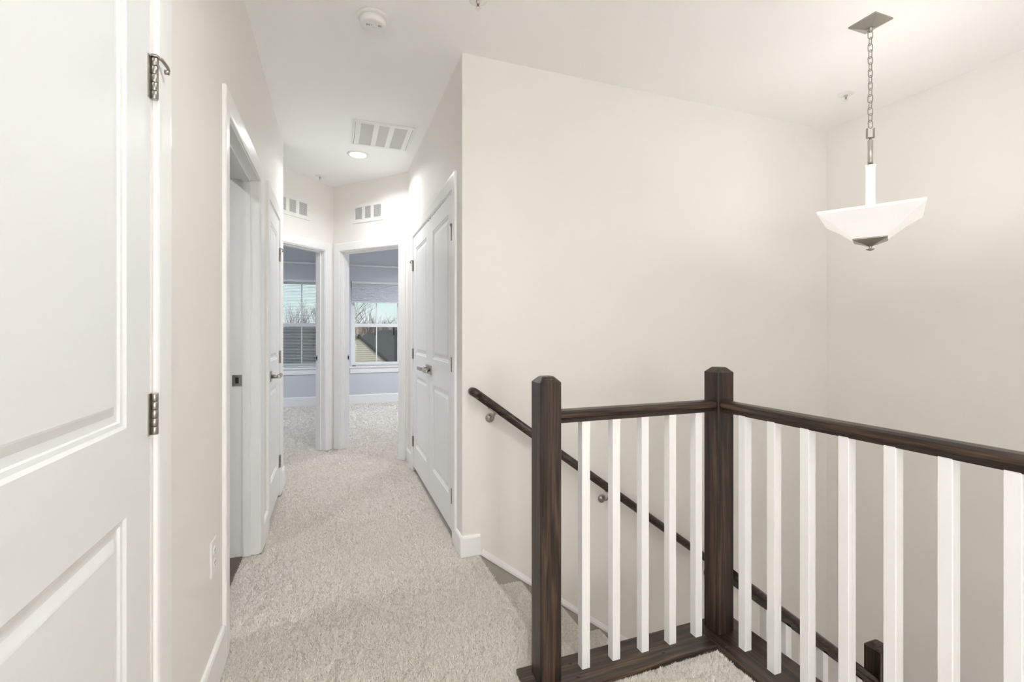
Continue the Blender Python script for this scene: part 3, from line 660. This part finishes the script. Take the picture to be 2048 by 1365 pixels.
# bare trees
def tree(loc,height,seed,name,label,group=None,lean=(0,0),depth=5,r0=.13,spread=.55):
    R=random.Random(seed); mb=MB()
    def grow(p,d,L,r,k):
        q=p+d*L*.5+Vector((R.uniform(-1,1),R.uniform(-1,1),0))*L*.05; e_=p+d*L
        mb.tube([p,q,e_],[r,r*.85,r*.7],4 if k>2 else 3,smooth=False)
        if k==0: return
        for i in range(3 if k<=4 else 2):
            a=R.uniform(0,2*PI); s_=R.uniform(.25,spread)
            nd=(d+Vector((math.cos(a)*s_,math.sin(a)*s_,R.uniform(.0,.25)))).normalized()
            st_=p.lerp(e_,R.uniform(.45,.8)) if i==2 else e_
            grow(st_,nd,L*R.uniform(.62,.82),max(r*.62,.008),k-1)
    grow(Vector((0,0,0)),Vector((lean[0],lean[1],1)).normalized(),height*.33,r0,depth)
    o=mb.build(name,M_BARK); o.location=loc; return tag(o,label,'tree',group)
tree((.55,44,-6.5),10.6,3,'bare_tree','leaning bare tree with dark spreading branches left of window view',lean=(.14,0),depth=6,r0=.16,spread=.7)
ii=0
for x,y,hh in [(-10.2,74,11.4),(-8.0,65,10.9),(-6.6,79,11.6),(-5.2,60,10.5),(-4.4,70,11.2),(-2.2,58,10.3),(-1.6,75,11.3),(2.2,66,10.2),(3.0,57,9.8),(4.6,72,10.8),(5.0,61,9.9),(6.2,79,10.8),(7.2,67,9.9),(8.2,59,9.2),(9.6,74,9.9)]:
    tree((x,y,-6.5),hh,40+ii,'bare_tree','slender bare winter tree in the far tree line','bare trees of the far tree line',depth=5,r0=.085,spread=.42); ii+=1
# low wooded rise behind the houses
N=120; vs=[];fs=[]; R=random.Random(5)
for i in range(N+1):
    x=-60+140*i/N; t=2.0+.25*math.sin(i*.7)+R.uniform(-.25,.25)
    vs+=[(x,84,-6.5),(x,85,t),(x,92,t+.6),(x,100,-6.5)]
for i in range(N):
    for k in range(3): a=i*4+k; fs.append((a,a+4,a+5,a+1))
tag(MB().add(vs,fs).build('wooded_rise',M_WOODS),'brown winter woods along the horizon','woods',kind='stuff')

# ------------------------------------------------------------------ carpet pile (uncountable fibres, one object)
rg=np.random.default_rng(3)
def field(x,y):   # slow lean of the pile, as left by the vacuum cleaner and feet
    a=1.3*np.sin(3.1*x+1.7*y+.4)+1.0*np.sin(5.3*y-2.2*x)+.8*np.sin(9.7*x+7.1*y+2)+.5*np.sin(17*y-13*x)
    return a
def pile(regions):
    P=[]
    for x0,x1,y0,y1,sp,wd_,ht,*z in regions:
        n=int((x1-x0)*(y1-y0)/sp**2); P.append(np.column_stack([rg.uniform(x0,x1,n),rg.uniform(y0,y1,n),np.full(n,wd_),np.full(n,ht),np.full(n,z[0] if z else 0.)]))
    P=np.vstack(P); n=len(P); x,y,w,h,zz=P.T
    # keep clear of the railing base boards
    keep=(zz<-.01)|~((x>.606)&(y>YP-.079)&(y<YP+.079)) & ~((x>XN2-.088)&(y<1.6)) & ~((x<-.47)&(y<4.3)) & ~((x<XL+.014)&((y<D2[0])|((y>D2[1])&(y<LWE)))) & ~((x>XR-.002)&(y>YS-.014)&(y<4.6))
    x,y,w,h,zz=x[keep],y[keep],w[keep],h[keep],zz[keep]; n=len(x)
    # strands are grouped in small tufts that share a lean and a height
    cs=np.maximum(.0055,w*1.9); ci=np.floor(x/cs+.35*np.sin(y*310)).astype(np.int64); cj=np.floor(y/cs+.35*np.sin(x*290)).astype(np.int64)
    hs=((ci*73856093)^(cj*19349663))&0xffff; h1=(hs*40503%65536)/65536.; h2=(hs*30011%65536)/65536.
    a=field(x,y)*.45+(h1-.5)*5.6+rg.normal(0,.45,n); l=(.35+.75*h2)*h*rg.uniform(.6,1.2,n)
    ang=rg.uniform(0,2*np.pi,n); hh=h*(.55+.6*h2)*rg.uniform(.85,1.1,n)
    v=np.zeros((n,3,3),np.float32)
    cx,sy=np.cos(ang)*w/2,np.sin(ang)*w/2
    v[:,0]=np.column_stack([x-cx,y-sy,zz-.009]); v[:,1]=np.column_stack([x+cx,y+sy,zz-.009])
    v[:,2]=np.column_stack([x+np.cos(a)*l,y+np.sin(a)*l,zz-.008+hh])
    me=bpy.data.meshes.new('carpet_pile'); me.vertices.add(3*n); me.vertices.foreach_set('co',v.ravel())
    me.loops.add(3*n); me.loops.foreach_set('vertex_index',np.arange(3*n,dtype=np.int32))
    me.polygons.add(n); me.polygons.foreach_set('loop_start',np.arange(0,3*n,3,dtype=np.int32)); me.polygons.foreach_set('loop_total',np.full(n,3,np.int32))
    me.update(calc_edges=True); me.validate()
    o=link('carpet_pile',me,M_PILE,floor); o['kind']='stuff'; return o
pile([(-.47,.742,1.15,2.2,.0021,.0028,.011),(.4,1.376,.7,1.43,.0021,.0028,.011),(-.47,.742,2.2,3.2,.0028,.0036,.011),(-.47,.66,3.2,4.6,.0040,.0050,.011),(-.6,.75,4.6,5.6,.0060,.0075,.011),(-1.3,-.6,4.6,5.3,.0075,.0095,.012),(-1.3,1.5,5.3,8.48,.0095,.012,.012)]+[(NX0-.018+TR*(k-1),NX0-.018+TR*k,1.562,YS-.014,.003,.0038,.010,-RI*k+.006) for k in range(1,5)])
